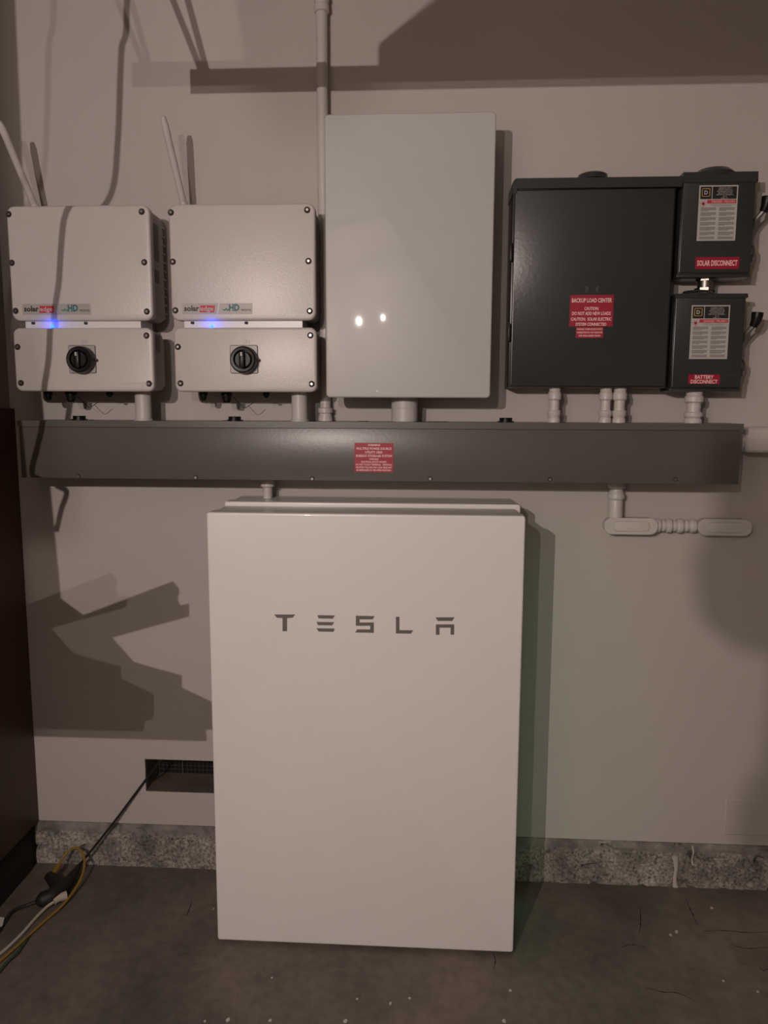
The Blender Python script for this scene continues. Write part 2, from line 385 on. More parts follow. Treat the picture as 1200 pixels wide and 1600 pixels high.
letter([[(680.5, 964.5), (710, 964.5), (706.5, 970), (684, 970)], [(681, 975.5), (709.5, 975.5), (709.5, 991.5), (704, 991.5), (704, 980.5), (686.5, 980.5), (686.5, 991.5), (681, 991.5)]])

# ================================================================ energy gateway
GX0, GX1, GZ0, GZ1, GY = .2687, .6766, 1.3907, 2.0595, -.1674
gw = thing('gateway_enclosure', ((GX0+GX1)/2, -.08, GZ0), 'tall glossy off-white glass-fronted enclosure hung in the centre of the wall', 'electrical box')
emit('glass_cover', rprism(NB(), GX0, GX1, GZ0, GZ1, .010, roundsecs(GY, GY+.012, .004, 3), 6), GLASS, gw)
emit('cover_rim', rprism(NB(), GX0+.001, GX1-.001, GZ0+.001, GZ1-.001, .010, [(GY+.012, 0), (GY+.03, 0), (GY+.032, .003)], 6), WHITE_EDGE, gw)
emit('body', rprism(NB(), GX0+.012, GX1-.012, GZ0+.010, GZ1-.012, .012, [(GY+.03, 0), (-.004, 0), (0, .004)], 6), GREY and mat('gateway_body_grey', (.16, .155, .15), .5), gw)
p = W(589, 611, GY); emit('indicator', lathe(NB(), (p.x, GY+.0005, p.z), (0, -1, 0), [(0, .0025), (.0012, .002)], 12), WHITE, gw)

# ================================================================ inverters
SRADIUS = .0062
def screw(px, py, y, parent):
    p = W(px, py, y)
    o = emit('screw', lathe(NB(), (p.x, y+.001, p.z), (0, -1, 0), [(0, .0078), (.0012, .0078), (.0016, .0072), (.0013, .0066)], 18), SCREWD, parent)
    h = emit('screw_head', lathe(NB(), (p.x, y-.0002, p.z), (0, -1, 0), [(0, .0042), (.0020, .0042), (.0030, .003), (.0030, .0016), (.0005, .0014)], 14), SCREW, o)
    return o
inv = thing('solar_inverter', (.061, -.08, 1.404), 'cream solar inverter mounted right of its twin, next to the tall glass enclosure', 'inverter', 'solar inverters')
IY, LY = -.155, -.175
ix0, ix1, iz0, iz1 = -.1225, .2425, 1.5805, 1.861
jx0, jx1, jz0, jz1 = -.1125, .2465, 1.4035, 1.5615
emit('upper_cover', rprism(NB(), ix0, ix1, iz0, iz1, .020, roundsecs(IY, IY+.022, .006, 4), 7), INV, inv)
emit('upper_body', rprism(NB(), ix0+.004, ix1-.004, iz0+.004, iz1-.004, .018, [(IY+.022, 0), (-.055, 0), (-.055, .012), (-.014, .012), (-.012, .014)], 5), INVB, inv)
bm = NB()
for k in range(11):
    zz = iz0+.03+k*.022; box(bm, ix0+.008, ix1-.008, -.052, -.020, zz, zz+.003)
emit('cooling_fins', bm, INVB, inv, smooth=False)
emit('lower_cover', rprism(NB(), jx0, jx1, jz0, jz1, .017, roundsecs(LY, LY+.018, .006, 4), 7), INV, inv)
emit('lower_body', rprism(NB(), jx0+.006, jx1-.004, jz0+.004, jz1-.004, .015, [(LY+.018, 0), (-.09, 0), (-.085, .012), (-.045, .012), (-.044, .02)], 5), INVB, inv)
emit('mounting_bracket', B(ix0+.05, ix1-.05, -.012, 0, 1.42, 1.84), INVB, inv, smooth=False)
# bright strip in the gap between the boxes
a = W(289, 503, -.14); c = W(473, 510, -.14)
emit('gap_bracket', B(a.x, c.x, -.145, -.06, 1.556, 1.584), BRACK, inv, smooth=False)
for px in (301, 385):
    q = W(px, 504.5, -.146); emit('bracket_tab', B(q.x-.004, q.x+.004, -.150, -.144, q.z-.003, q.z+.003, bev=.001), SCREWD, inv)
for s in ((267, 332), (270, 409), (274, 485), (480, 328), (482, 408), (484, 486)): screw(s[0], s[1], IY, inv)
for s in ((278, 542), (282, 599), (485, 524), (487, 600)): screw(s[0], s[1], LY, inv)
# rotary disconnect
a = W(360, 540, LY); c = W(403, 583, LY)
sw = emit('switch_plate', rprism(NB(), a.x, c.x, c.z, a.z, .003, [(LY-.003, .0006), (LY-.0024, 0), (LY+.001, 0)], 3), PLATE, inv)
emit('plate_border', rprism(NB(), a.x-.0012, c.x+.0012, c.z-.0012, a.z+.0012, .004, [(LY-.001, 0), (LY+.001, 0)], 3), SCREWD, inv)
q = W(380.5, 562, LY-.02)
dx, dz = q.x, q.z
emit('dial_ring', lathe(NB(), (dx, LY-.002, dz), (0, -1, 0), [(0, .0330), (.006, .0335), (.022, .0330), (.027, .0318), (.029, .029), (.0285, .0235), (.016, .0225), (.016, .001)], 40), BLACK, inv)
emit('dial_knob', lathe(NB(), (dx, LY-.016, dz), (0, -1, 0), [(0, .0215), (.012, .0205), (.014, .0185), (.014, .001)], 32), BLACK, inv)
emit('dial_grip', B(dx-.0065, dx+.0065, LY-.044, LY-.028, dz-.021, dz+.019, bev=.003), BLACK, inv)
bm = NB(); box(bm, dx-.0022, dx+.0022, LY-.0446, LY-.0435, dz+.008, dz+.0165); emit('pointer_mark', bm, STK_W, inv, smooth=False)
emit('lock_tab', B(dx+.028, dx+.038, LY-.012, LY-.003, dz-.003, dz+.003, bev=.001), BLACK, inv)
bm = NB(); q = W(385, 537, LY); text_into(bm, 'ON', q.x, q.z, LY-.0006, .0105, .016); emit_flat('moulded_word', bm, STK_C, inv)
# stickers and logos
yS = IY-.0006
a = W(285, 474, IY); c = W(338, 491, IY)
emit('logo_sticker', prism(NB(), [(a.x, c.z), (a.x+.086, c.z), (a.x+.091, a.z), (a.x, a.z)], 'y', yS, yS+.001), STK_C, inv, smooth=False)
emit('logo_sticker', prism(NB(), [(a.x+.090, c.z), (a.x+.177, c.z), (a.x+.177, a.z), (a.x+.095, a.z)], 'y', yS, yS+.001), STK_C, inv, smooth=False)
zb = c.z+.0085
bm = NB(); text_into(bm, 'solar', a.x+.004, zb, yS-.0003, .0125, .0385, 'L', bold=.0007); emit_flat('logo_word', bm, TXTD, inv, label='black lettering')
emit('logo_block', prism(NB(), [(a.x+.0435, zb-.004), (a.x+.0805, zb-.004), (a.x+.0830, zb+.013), (a.x+.0455, zb+.013)], 'y', yS-.0004, yS), SRED, inv, smooth=False, label='red block behind lettering')
bm = NB(); text_into(bm, 'edge', a.x+.0455, zb, yS-.0007, .011, .033, 'L', bold=.0002); emit_flat('logo_word', bm, STK_W, inv, label='pale lettering on red')
bm = tube(NB(), [(a.x+.102, yS, zb+.004), (a.x+.107, yS, zb+.001), (a.x+.111, yS, zb+.005), (a.x+.115, yS, zb+.001), (a.x+.122, yS, zb+.008)], .0013, n=6); 
for v in bm.verts: v.co.y = yS-.0004+(v.co.y-yS)*.2
emit('wave_mark', bm, GRN, inv)
bm = NB(); text_into(bm, 'HD', a.x+.118, zb, yS-.0004, .0155, .0265, 'L', bold=.0010); emit_flat('logo_word', bm, TEAL, inv, label='teal lettering')
bm = NB(); text_into(bm, 'wave', a.x+.148, zb-.001, yS-.0004, .008, .026, 'L'); emit_flat('logo_word', bm, TXTD, inv, label='small dark lettering')
q = W(426, 606, LY)
bm = NB(); text_into(bm, 'solaredge', q.x+.06, q.z+.006, LY-.0005, .010, .066); emit_flat('embossed_logo', bm, INV, inv)
# side labels
xs_ = ix1-.004
emit('side_label', B(xs_, xs_+.0008, -.128, -.085, 1.735, 1.825), STK_G, inv, smooth=False)
emit('side_label', B(xs_, xs_+.0008, -.122, -.088, 1.68, 1.712), STK_G, inv, smooth=False)
emit('side_label', B(jx1-.004, jx1-.0032, -.14, -.11, 1.505, 1.548), STK_G, inv, smooth=False)
# status light
q = W(331, 506, -.147)
emit('status_light', lathe(NB(), (q.x, -.144, 1.568), (0, -1, 0), [(0, .0034), (.004, .0034), (.006, .002)], 12), BLUEL, inv, label='glowing blue status light')
bl = None
# antenna
base = Vector((-.108, -.067, 1.872)); tip = Vector((-.118, -.185, 2.055))
an = emit('antenna', tube(NB(), [base+(tip-base)*.06, tip], .006, n=14, rf=lambda t: .0088 if t < .93 else .0088-.003*(t-.93)/.07), PIPE, inv)
emit('antenna_joint', lathe(NB(), base, tip-base, [(-.004, .008), (.0, .0115), (.012, .0115), (.018, .009)], 16), INV, an)
emit('antenna_base', lathe(NB(), (base.x, base.y, 1.857), (0, 0, 1), [(0, .0095), (.008, .0095), (.010, .006), (.016, .005)], 14), BLACK, an)
# glands
def gland(px, r, zt, zbm, y=-.115):
    q = W(px, 620, y)
    emit('cable_gland', lathe(NB(), (q.x, y, zt), (0, 0, -1), [(0, r*.85), (.006, r*.85), (.006, r*1.1), (.014, r*1.12), (.015, r*.95), (zt-zbm-.004, r*.8), (zt-zbm, r*.5)], 12), BLACK, inv)
gland(318, .010, 1.410, 1.382); gland(354, .0135, 1.410, 1.377); gland(416, .008, 1.410, 1.390)
q0 = W(364, 620, -.115); q1 = W(383, 637, -.11); q2 = W(396, 629, -.10)
emit('tether_cord', tube(NB(), [q0, q0.lerp(q1, .6)+Vector((0, 0, -.003)), q1, q2], .0009, n=6), BLACK, inv)

def copy_tree(o, parent=None):
    c = o.copy(); COL.objects.link(c); c.parent = parent
    for ch in list(o.children): copy_tree(ch, c)
    return c
inv2 = copy_tree(inv); inv2.location = inv.location + Vector((-.4125, 0, 0))
inv2['label'] = 'cream solar inverter at far left of the wall, beside the room corner'
def blue(x, name): 
    o = lamp(name, (x, -.165, 1.5695), .012, (.01, .07, 1), .003)
q = W(331, 506, -.147); blue(q.x, 'blue_status_glow'); blue(q.x-.4125, 'blue_status_glow')
ADX, ADY, ADR = .020, math.radians(-1), math.radians(5)
for ch in inv2.children:
    if ch.name.startswith('antenna'):
        ang = math.radians(0)
        piv = Vector((-.108, -.067, 1.872))-ORIG[inv.name]
        M_ = Matrix.Translation(piv+Vector((ADX, 0, 0))) @ Matrix.Rotation(ADY, 4, 'Y') @ Matrix.Rotation(ADR, 4, 'X') @ Matrix.Translation(-piv)
        ch.matrix_local = M_

# ================================================================ wireway
WX0, WX1, WZ0, WZ1, WY = -.534, 1.2938, 1.181, 1.330, -.155
ww = thing('wireway', ((WX0+WX1)/2, -.08, WZ0), 'long grey metal wireway trough running across the wall under all the boxes', 'wireway')
emit('trough', B(WX0+.002, WX1-.002, WY+.003, 0, WZ0+.001, WZ1-.001, bev=.001), GREY, ww)
emit('front_cover', B(WX0, WX1, WY, WY+.003, WZ0, WZ1-.017, bev=.0008), GREY, ww)
bm = prism(NB(), [(WY-.0015, WZ1-.016), (WY-.0015, WZ1), (-.145+.12, WZ1+.0005), (-.025, WZ1-.002), (WY+.002, WZ1-.002), (WY+.002, WZ1-.016)], 'x', WX0-.003, WX1+.004)
emit('cover_flange', bm, GREY, ww)
for px, py in ((123, 744), (306, 746), (488, 748), (672, 748), (859, 749), (1055, 749)):
    q = W(px, py, WY)
    emit('cover_screw', lathe(NB(), (q.x, WY+.001, q.z), (0, -1, 0), [(0, .006), (.002, .006), (.0055, .0035), (.0055, .0012), (.003, .001)], 12), STEEL, ww)
for px in (153, 402, 765):
    q = FL(px, 655.5, WZ1)
    emit('knockout_plug', lathe(NB(), (q.x, -.085, WZ1), (0, 0, 1), [(0, .0215), (.003, .0215), (.003, .0165), (.0105, .0165), (.0115, .015)], 24), BLACK, ww)
for px in (125, 366, 577, 676, 690):
    q = FL(px, 657, WZ1)
    emit('knockout_disc', lathe(NB(), (q.x, -.09, WZ1), (0, 0, 1), [(0, .013), (.0015, .013), (.0016, .010), (.001, .009)], 20), DGREY2, ww)

def sticker(parent, x0, x1, z0, z1, y, lines, name='warning_label', cmat=RED, tmat=REDL):
    s = emit(name, B(x0, x1, y-.0008, y+.0004, z0, z1), cmat, parent, smooth=False, label='red label with pale lettering')
    bm = NB()
    for txt, zc, h, wd in lines: text_into(bm, txt, (x0+x1)/2, z0+(z1-z0)*zc-h/2, y-.0011, h, wd*(x1-x0), bold=h*.035)
    emit_flat('lettering', bm, tmat, s); return s
a = W(554, 692, WY); c = W(614.5, 738, WY)
sticker(ww, a.x, c.x, c.z, a.z, WY, [('WARNING', .93, .0052, .32), ('MULTIPLE POWER SOURCE', .81, .0056, .90), ('UTILITY GRID', .685, .0056, .45), ('ENERGY STORAGE SYSTEM', .56, .0056, .92),
    ('WARNING', .45, .0042, .24), ('ELECTRICAL SHOCK HAZARD', .355, .0042, .66), ('DO NOT TOUCH TERMINALS.  TERMINALS', .26, .0042, .93), ('ON BOTH THE LINE AND LOAD SIDES MAY', .165, .0042, .94), ('BE ENERGIZED IN THE OPEN POSITION.', .07, .0042, .90)])

# ================================================================ load center
lc = thing('load_center_panel', (.925, -.05, 1.4219), 'large dark grey electrical load panel with BACKUP LOAD CENTER label', 'electrical box')
LX0, LX1, LZ0, LZ1, LYF = .731, 1.1165, 1.4225, 1.8965, -.110
emit('enclosure', B(LX0-.004, LX1+.006, -.098, 0, 1.4225-.004, 1.905, bev=.0015), DGREY2, lc)
emit('door', rprism(NB(), LX0, LX1, LZ0, LZ1, .003, roundsecs(LYF, LYF+.011, .002, 2), 3), DGREY, lc)
bm = NB()
capA = [(LX0-.006, 1.888), (LX0-.006, 1.9155), (LX0+.002, 1.9235), (LX1+.016, 1.9235), (LX1+.016, 1.8995), (LX0+.004, 1.8995), (LX0+.004, 1.888)]
prism(bm, capA, 'y', -.113, -.109)
prism(bm, [(-.110, 1.9000), (-.110, 1.9230), (-.06, 1.936), (0, 1.936), (0, 1.8995)], 'x', LX0+.003, LX1+.0155)
prism(bm, [(LX0-.006, 1.888), (LX0-.006, 1.9155), (LX0+.002, 1.9235), (LX0+.002, 1.888)], 'y', -.1095, 0)
emit('rain_cap', bm, DGREY, lc, smooth=False)
q = W(927, 280, -.07); emit('top_hub', lathe(NB(), (q.x, -.06, 1.930), (0, 0, 1), [(0, .038), (.012, .036), (.016, .028), (.017, .001)], 32), DGREY, lc)
for sx in (-1, 1):
    for dxx in (.0085, .0125):
        q = W(925, 452, LYF)
        hh = .016 if dxx > .01 else .010
        emit('pull_rib', B(q.x+sx*(dxx+.0015)-.0007, q.x+sx*(dxx+.0015)+.0007, LYF-.0012, LYF+.001, q.z-hh/2, q.z+hh/2), GREY, lc, smooth=False)
a = W(891, 461, LYF); c = W(957, 510, LYF)
sticker(lc, a.x, c.x, c.z, a.z, LYF, [('BACKUP LOAD CENTER', .83, .0098, .92), ('CAUTION:', .57, .0075, .33), ('DO NOT ADD NEW LOADS', .415, .0080, .89), ('CAUTION:  SOLAR ELECTRIC', .235, .0075, .93), ('SYSTEM CONNECTED', .07, .0075, .71)])
a = W(900, 511, LYF); c = W(942, 528, LYF)
sticker(lc, a.x, c.x, c.z, a.z, LYF, [('WARNING: POWER SOURCE OUTPUT', .80, .0042, .94), ('CONNECTION DO NOT RELOCATE', .50, .0042, .94), ('THIS OVERCURRENT DEVICE', .2, .0042, .8)])
for pz in (395, 520):
    q = W(802, pz, -.1); emit('hinge', B(LX0-.009, LX0-.002, -.112, -.098, q.z-.022, q.z+.022, bev=.001), BLACK, lc)

# ================================================================ disconnect switches
def disconnect(x0, x1, z0, z1, yf, label, capz, stk, red, lines, hub):
    t = thing('disconnect_switch', ((x0+x1)/2, -.05, z0), label, 'switch box', 'safety disconnect switches')
    emit('enclosure', B(x0-.001, x1+.001, yf+.006, 0, z0-.003, z1+.004, bev=.0015), DGREY2, t)
    emit('bottom_lip', B(x0-.003, x1+.002, yf+.006, -.02, z0-.010, z0-.003, bev=.001), DGREY, t)
    emit('cover', rprism(NB(), x0, x1, z0, z1, .003, roundsecs(yf, yf+.01, .0018, 2), 3), DGREY, t)
    bm = prism(NB(), [(x0-.004, z1-.002), (x0-.002, capz), (x1+.003, capz), (x1+.004, z1-.002)], 'y', yf-.003, 0)
    emit('rain_cap', bm, DGREY, t, smooth=False)
    # big label
    ax, az, cx, cz = stk
    s = emit('data_label', B(ax, cx, yf-.0008, yf+.0004, cz, az), STK_W, t, smooth=False, label='white data label with black header and red band')
    wd = cx-ax; ht = az-cz
    emit('header', B(ax+.003, ax+wd*.325, yf-.0012, yf-.0006, az-ht*.245, az-.003), STK_K, s, smooth=False)
    emit('header', B(ax+wd*.345, cx-.003, yf-.0012, yf-.0006, az-ht*.245, az-.003), STK_K, s, smooth=False)
    bm = NB(); c0 = ax+wd*.175; z_ = az-ht*.128; r = wd*.105
    for u0, u1, v0, v1 in ((-r, r, r-.0014, r), (-r, r, -r, -r+.0014), (-r, -r+.0014, -r, r), (r-.0014, r, -r, r)):
        box(bm, c0+u0, c0+u1, yf-.0016, yf-.0011, z_+v0, z_+v1)
    emit('square_emblem', bm, YEL, s, smooth=False)
    bm = NB(); text_into(bm, 'D', c0, z_-.0044, yf-.0017, .0088, .0085, bold=.0004); emit_flat('emblem_letter', bm, STK_W, s)
    bm = NB(); xc = ax+wd*.665
    for k, (tx, f) in enumerate((('GENERAL DUTY', .34), ('SAFETY SWITCH', .36), ('INTERRUPTOR DE', .40), ('SEGURIDAD DE', .36), ('SERVICIO GENERAL', .44), ('30 A', .1), ('240 V~', .2))):
        text_into(bm, tx, xc, az-ht*(.045+.03*k)-.002, yf-.0014, .0030, wd*f)
    emit_flat('lettering', bm, STK_W, s)
    emit('red_band', B(ax+wd*.22, cx-.003, yf-.0012, yf-.0006, az-ht*.325, az-ht*.262), PRED, s, smooth=False)
    bm = NB(); text_into(bm, 'DANGER / PELIGRO', ax+wd*.63, az-ht*.312, yf-.0015, .0048, wd*.6); emit_flat('lettering', bm, REDL, s)
    bm = NB()
    for k in range(7):
        an_ = k*2*math.pi/7+.3; c1 = Vector((ax+wd*.12, yf-.0012, az-ht*.33)); e1 = c1+Vector((math.cos(an_), 0, math.sin(an_)))*.0125*(.7+.3*(k % 2))
        prism(bm, [(c1.x-.0012*math.sin(an_), c1.z+.0012*math.cos(an_)), (c1.x+.0012*math.sin(an_), c1.z-.0012*math.cos(an_)), (e1.x, e1.z)], 'y', yf-.0014, yf-.0008)
    emit('burst_symbol', bm, PRED, s, smooth=False)
    bm = NB(); rnd = random.Random(int(ax*1000))
    for col in (0, 1):
        u = ax+wd*(.06+.48*col); z_ = az-ht*.40; k = 0
        while z_ > cz+ht*.035:
            last = (k % 4 == 3); L_ = wd*(.40 if not last else .40*rnd.uniform(.35, .8))
            box(bm, u, u+L_, yf-.0011, yf-.0007, z_-.0011, z_+.0003); z_ -= .0022 if not last else .0048; k += 1
    box(bm, ax+wd*.3, cx-wd*.06, yf-.0011, yf-.0007, az-ht*.350, az-ht*.343); box(bm, ax+wd*.36, cx-wd*.14, yf-.0011, yf-.0007, az-ht*.372, az-ht*.365)
    emit('fine_print', bm, STK_G, s, smooth=False)
    rx0, rx1, rz0, rz1 = red
    sticker(t, rx0, rx1, rz0, rz1, yf, lines)
    # lever handle on the right side
    zc = z0+(z1-z0)*.52
    emit('side_plate', B(x1+.001, x1+.004, yf+.03, -.02, z0+.03, z1-.035, bev=.0005), DGREY, t)
    lv = emit('lever_arm', tube(NB(), [(x1+.004, -.06, zc-.012), (x1+.013, -.068, zc+.008), (x1+.020, -.078, zc+.024), (x1+.033, -.088, zc+.042)], .007, n=10, rf=lambda q_: .0085-.003*q_), GREY, t)
    bm = tube(NB(), [(x1+.029, -.086, zc+.036), (x1+.034, -.090, zc+.052), (x1+.036, -.091, zc+.070)], .012, n=14, rf=lambda q_: .0095+.0045*min(1, q_*1.4))
    emit('lever_grip', bm, BLACK, lv)
    hz = z0+(z1-z0)*.22
    bm = tube(NB(), [(x1+.002, -.085, hz), (x1+.010, -.086, hz-.006), (x1+.013, -.086, hz+.006), (x1+.010, -.086, hz+.018), (x1+.002, -.085, hz+.014)], .0028, n=8); emit('hasp_ring', bm, DGREY, t)
    emit('cover_latch', B(x1-.002, x1+.006, -.1, -.07, hz-.022, hz-.008, bev=.001), DGREY, t)
    for px_ in (.82, .86, .90):
        emit('rivet', lathe(NB(), (x0+(x1-x0)*px_, yf+.0006, z0+.03), (0, -1, 0), [(0, .0012), (.0012, .001)], 8), GREY, t)
    if hub: 
        emit('top_hub', lathe(NB(), ((x0+x1)/2-.012+hub[0], -.06, capz-.004), (0, 0, 1), hub[1], 32), DGREY, t)
    return t
YD = -.105
a = W(1093, 290, YD); c = W(1151, 376, YD); r0 = W(1087, 402, YD); r1 = W(1154, 420, YD)
disconnect(1.137, 1.309, 1.6985, 1.912, YD, 'upper dark grey switch box with lever, reading SOLAR DISCONNECT', 1.934, (a.x, a.z, c.x-.004, c.z), (r0.x, r1.x, r1.z, r0.z),
           [('SOLAR DISCONNECT', .5, .0125, .92)], (.012, [(0, .052), (.010, .050), (.020, .038), (.022, .001)]))
a = W(1081, 477, YD); c = W(1137, 561, YD); r0 = W(1076, 585, YD); r1 = W(1124, 600, YD)
disconnect(1.134, 1.303, 1.4195, 1.640, YD, 'lower dark grey switch box with lever, reading BATTERY DISCONNECT', 1.648, (a.x, a.z, c.x-.002, c.z), (r0.x, r1.x, r1.z, r0.z),
           [('BATTERY', .73, .0088, .60), ('DISCONNECT', .25, .0088, .86)], (-.012, [(0, .052), (.006, .050), (.012, .032), (.016, .030), (.018, .001)]))
# chrome nipple between the two switches
q = W(1102, 440, -.06)
t = thing('metal_nipple', (q.x, -.06, 1.66), 'shiny metal conduit nipple joining the upper and lower switch boxes', 'conduit')
emit('nipple', lathe(NB(), (q.x, -.06, 1.655), (0, 0, 1), [(0, .019), (.036, .019)], 24), STEEL, t)
emit('locknut', lathe(NB(), (q.x, -.06, 1.684), (0, 0, 1), [(0, .024), (.006, .024)], 8), STEEL, t)
emit('locknut', lathe(NB(), (q.x, -.06, 1.660), (0, 0, 1), [(0, .026), (.007, .026)], 8), STEEL, t)

# ================================================================ conduits
def adapter(h, r, flip=False):
    p = [(0, r*1.15), (h*.12, r*1.2), (h*.2, r*1.28), (h*.5, r*1.3), (h*.6, r*1.18), (h, r*1.14)]
    if flip: p = [(h-a_, b_) for a_, b_ in reversed(p)]
    return p
def riser(px, y, r, z0, z1, label, split=.5, mt=PIPE, group='conduits above the wireway'):
    q = W(px, 632, y)
    t = thing('conduit', (q.x, y, z0), label, 'conduit', group)
    emit('pipe', lathe(NB(), (q.x, y, z0), (0, 0, 1), [(0, r), (z1-z0, r)], 24), mt, t)
    hh = (z1-z0)*.36
    emit('adapter', lathe(NB(), (q.x, y, z0), (0, 0, 1), [(0, r*1.28), (hh*.3, r*1.22), (hh*.42, r*1.08), (hh*.6, r*1.32), (hh*.9, r*1.34), (hh, r*1.12)], 24), mt, t)
    emit('adapter', lathe(NB(), (q.x, y, z1-hh), (0, 0, 1), [(0, r*1.1), (hh*.12, r*1.34), (hh*.55, r*1.34), (hh*.7, r*1.12), (hh, r*1.2)], 24), mt, t)
    return t
riser(866, -.07, .0128, WZ1, 1.4185, 'painted pipe under the left part of the load panel', group=None)
riser(946, -.07, .0128, WZ1, 1.4185, 'painted pipe under load panel, left of the close pair', group=None)
riser(968, -.07, .0135, WZ1, 1.4185, 'painted pipe under load panel, right of the close pair', group=None)
riser(1084, -.07, .0175, WZ1, 1.4095, 'thick painted pipe fitting under the lower switch box', group=None)
q = W(632, 640, -.08)
t = thing('conduit', (q.x, -.08, WZ1), 'wide grey-white pipe fitting under the glass-fronted enclosure', 'conduit')
emit('pipe', lathe(NB(), (q.x, -.08, WZ1), (0, 0, 1), [(0, .0325), (.001, .034), (.034, .034), (.0345, .0335)], 32), PVC, t)
emit('collar', lathe(NB(), (q.x, -.08, WZ1+.034), (0, 0, 1), [(0, .0325), (.001, .0345), (.022, .0345), (.024, .0325), (.032, .0325)], 32), PVC, t)
for px, y in ((468, -.11), (224, -.11)):
    q = W(px, 640, y)
    t = thing('conduit', (q.x, y, WZ1), 'smooth grey-white pipe under the %s inverter' % ('right-hand' if px > 300 else 'left-hand'), 'conduit')
    emit('pipe', lathe(NB(), (q.x, y, WZ1), (0, 0, 1), [(0, .0205), (1.4033-WZ1, .0205)], 28), PVC, t)
    emit('foot_ring', lathe(NB(), (q.x, y, WZ1), (0, 0, 1), [(0, .0235), (.004, .0235), (.005, .021)], 28), PVC, t)
# tall pipe from the ceiling down behind the gateway
q = W(503, 90, -.025)
qb = W(517, 640, -.03)
t = thing('conduit', (q.x, -.025, WZ1), 'tall painted pipe coming down from above behind the glass-fronted enclosure', 'conduit')
emit('pipe', tube(NB(), [(q.x, -.025, 2.62), (q.x, -.025, 2.3), (q.x+.001, -.025, 2.0), (q.x+.004, -.026, 1.5), (q.x+.004, -.03, WZ1)], .0145, n=20), PIPE, t)
emit('coupling', lathe(NB(), (q.x, -.025, 2.352), (0, 0, 1), [(0, .0165), (.002, .019), (.016, .019), (.018, .0175), (.024, .0175), (.026, .0195), (.05, .0195)], 24), PIPE, t)
emit('adapter', lathe(NB(), (q.x+.004, -.03, WZ1), (0, 0, 1), [(0, .020), (.01, .019), (.02, .0165), (.022, .020), (.034, .020), (.036, .015)], 20), PIPE, t)
# pipe from the wireway down to the batteries
q = W(418, 762, -.06)
t = thing('conduit', (q.x, -.06, 1.12), 'short painted pipe from the wireway down onto the battery top', 'conduit')
emit('pipe', lathe(NB(), (q.x, -.06, 1.122), (0, 0, 1), [(0, .0125), (WZ0-1.122, .0125)], 20), PIPE, t)
emit('adapter', lathe(NB(), (q.x, -.06, 1.152), (0, 0, 1), [(0, .013), (.004, .0185), (.020, .0185), (.024, .016), (.029, .016)], 20), PIPE, t)
# conduit bodies low right
def conduit_body(x0, x1, z0, z1, label):
    t = thing('junction_box', ((x0+x1)/2, -.02, z0), label, 'conduit', 'oval junction boxes')
    emit('housing', rprism(NB(), x0, x1, z0, z1, (z1-z0)/2-.0005, [(-.040, 0), (-.012, 0), (-.002, .004)], 8), PIPE, t)
    emit('lid', rprism(NB(), x0-.0015, x1+.0015, z0-.0015, z1+.0015, (z1-z0)/2, [(-.046, .0015), (-.045, 0), (-.040, 0)], 8), PIPE, t)
    emit('raised_panel', rprism(NB(), x0+.021, x1-.021, z0+.006, z1-.006, (z1-z0)/2-.008, [(-.050, .003), (-.0495, .0015), (-.046, 0)], 8), PIPE, t)
    for xx in (x0+.011, x1-.011):
        emit('lid_screw', lathe(NB(), (xx, -.0455, (z0+z1)/2), (0, -1, 0), [(0, .0035), (.0012, .003), (.0013, .001)], 10), PIPE, t)
    return t
a = W(946, 810, -.046); c = W(1027, 835, -.046); d = W(1093, 810, -.046); e = W(1174, 836, -.046)
conduit_body(a.x, c.x, c.z, a.z, 'oval painted conduit body below the wireway, left one under the pipe')
conduit_body(d.x, e.x, c.z, a.z, 'oval painted conduit body, right-hand one of the joined pair')
zc = (a.z+c.z)/2
t = thing('conduit', ((c.x+d.x)/2, -.022, zc-.02), 'ribbed painted pipe couplings joining the two oval conduit bodies', 'conduit')
L_ = d.x-c.x; k = L_/8
emit('pipe', lathe(NB(), (c.x-.004, -.022, zc), (1, 0, 0), [(0, .0135), (L_+.008, .0135)], 20), PIPE, t)
for u0, u1, rr in ((.0, .13, .0185), (.16, .24, .0165), (.26, .40, .0195), (.44, .50, .0165), (.52, .68, .0195), (.72, .80, .0165), (.84, 1.0, .0185)):
    emit('coupling_ring', lathe(NB(), (c.x+L_*u0, -.022, zc), (1, 0, 0), [(0, rr*.85), (L_*(u1-u0)*.25, rr), (L_*(u1-u0)*.75, rr), (L_*(u1-u0), rr*.85)], 20), PIPE, t)
q = W(963, 780, -.03)
t = thing('conduit', (q.x, -.026, a.z), 'painted pipe and adapter from the wireway down to the left conduit body', 'conduit')
hz_ = WZ0-a.z
emit('pipe', lathe(NB(), (q.x, -.026, a.z-.004), (0, 0, 1), [(0, .0165), (hz_+.004, .0165)], 24), PIPE, t)
emit('adapter', lathe(NB(), (q.x, -.026, a.z), (0, 0, 1), [(0, .019), (hz_*.42, .019), (hz_*.46, .0175), (hz_*.5, .022), (hz_*.6, .0225), (hz_*.66, .019), (hz_*.74, .0175), (hz_*.8, .0235), (hz_*.95, .0235), (hz_, .021)], 24), PIPE, t)
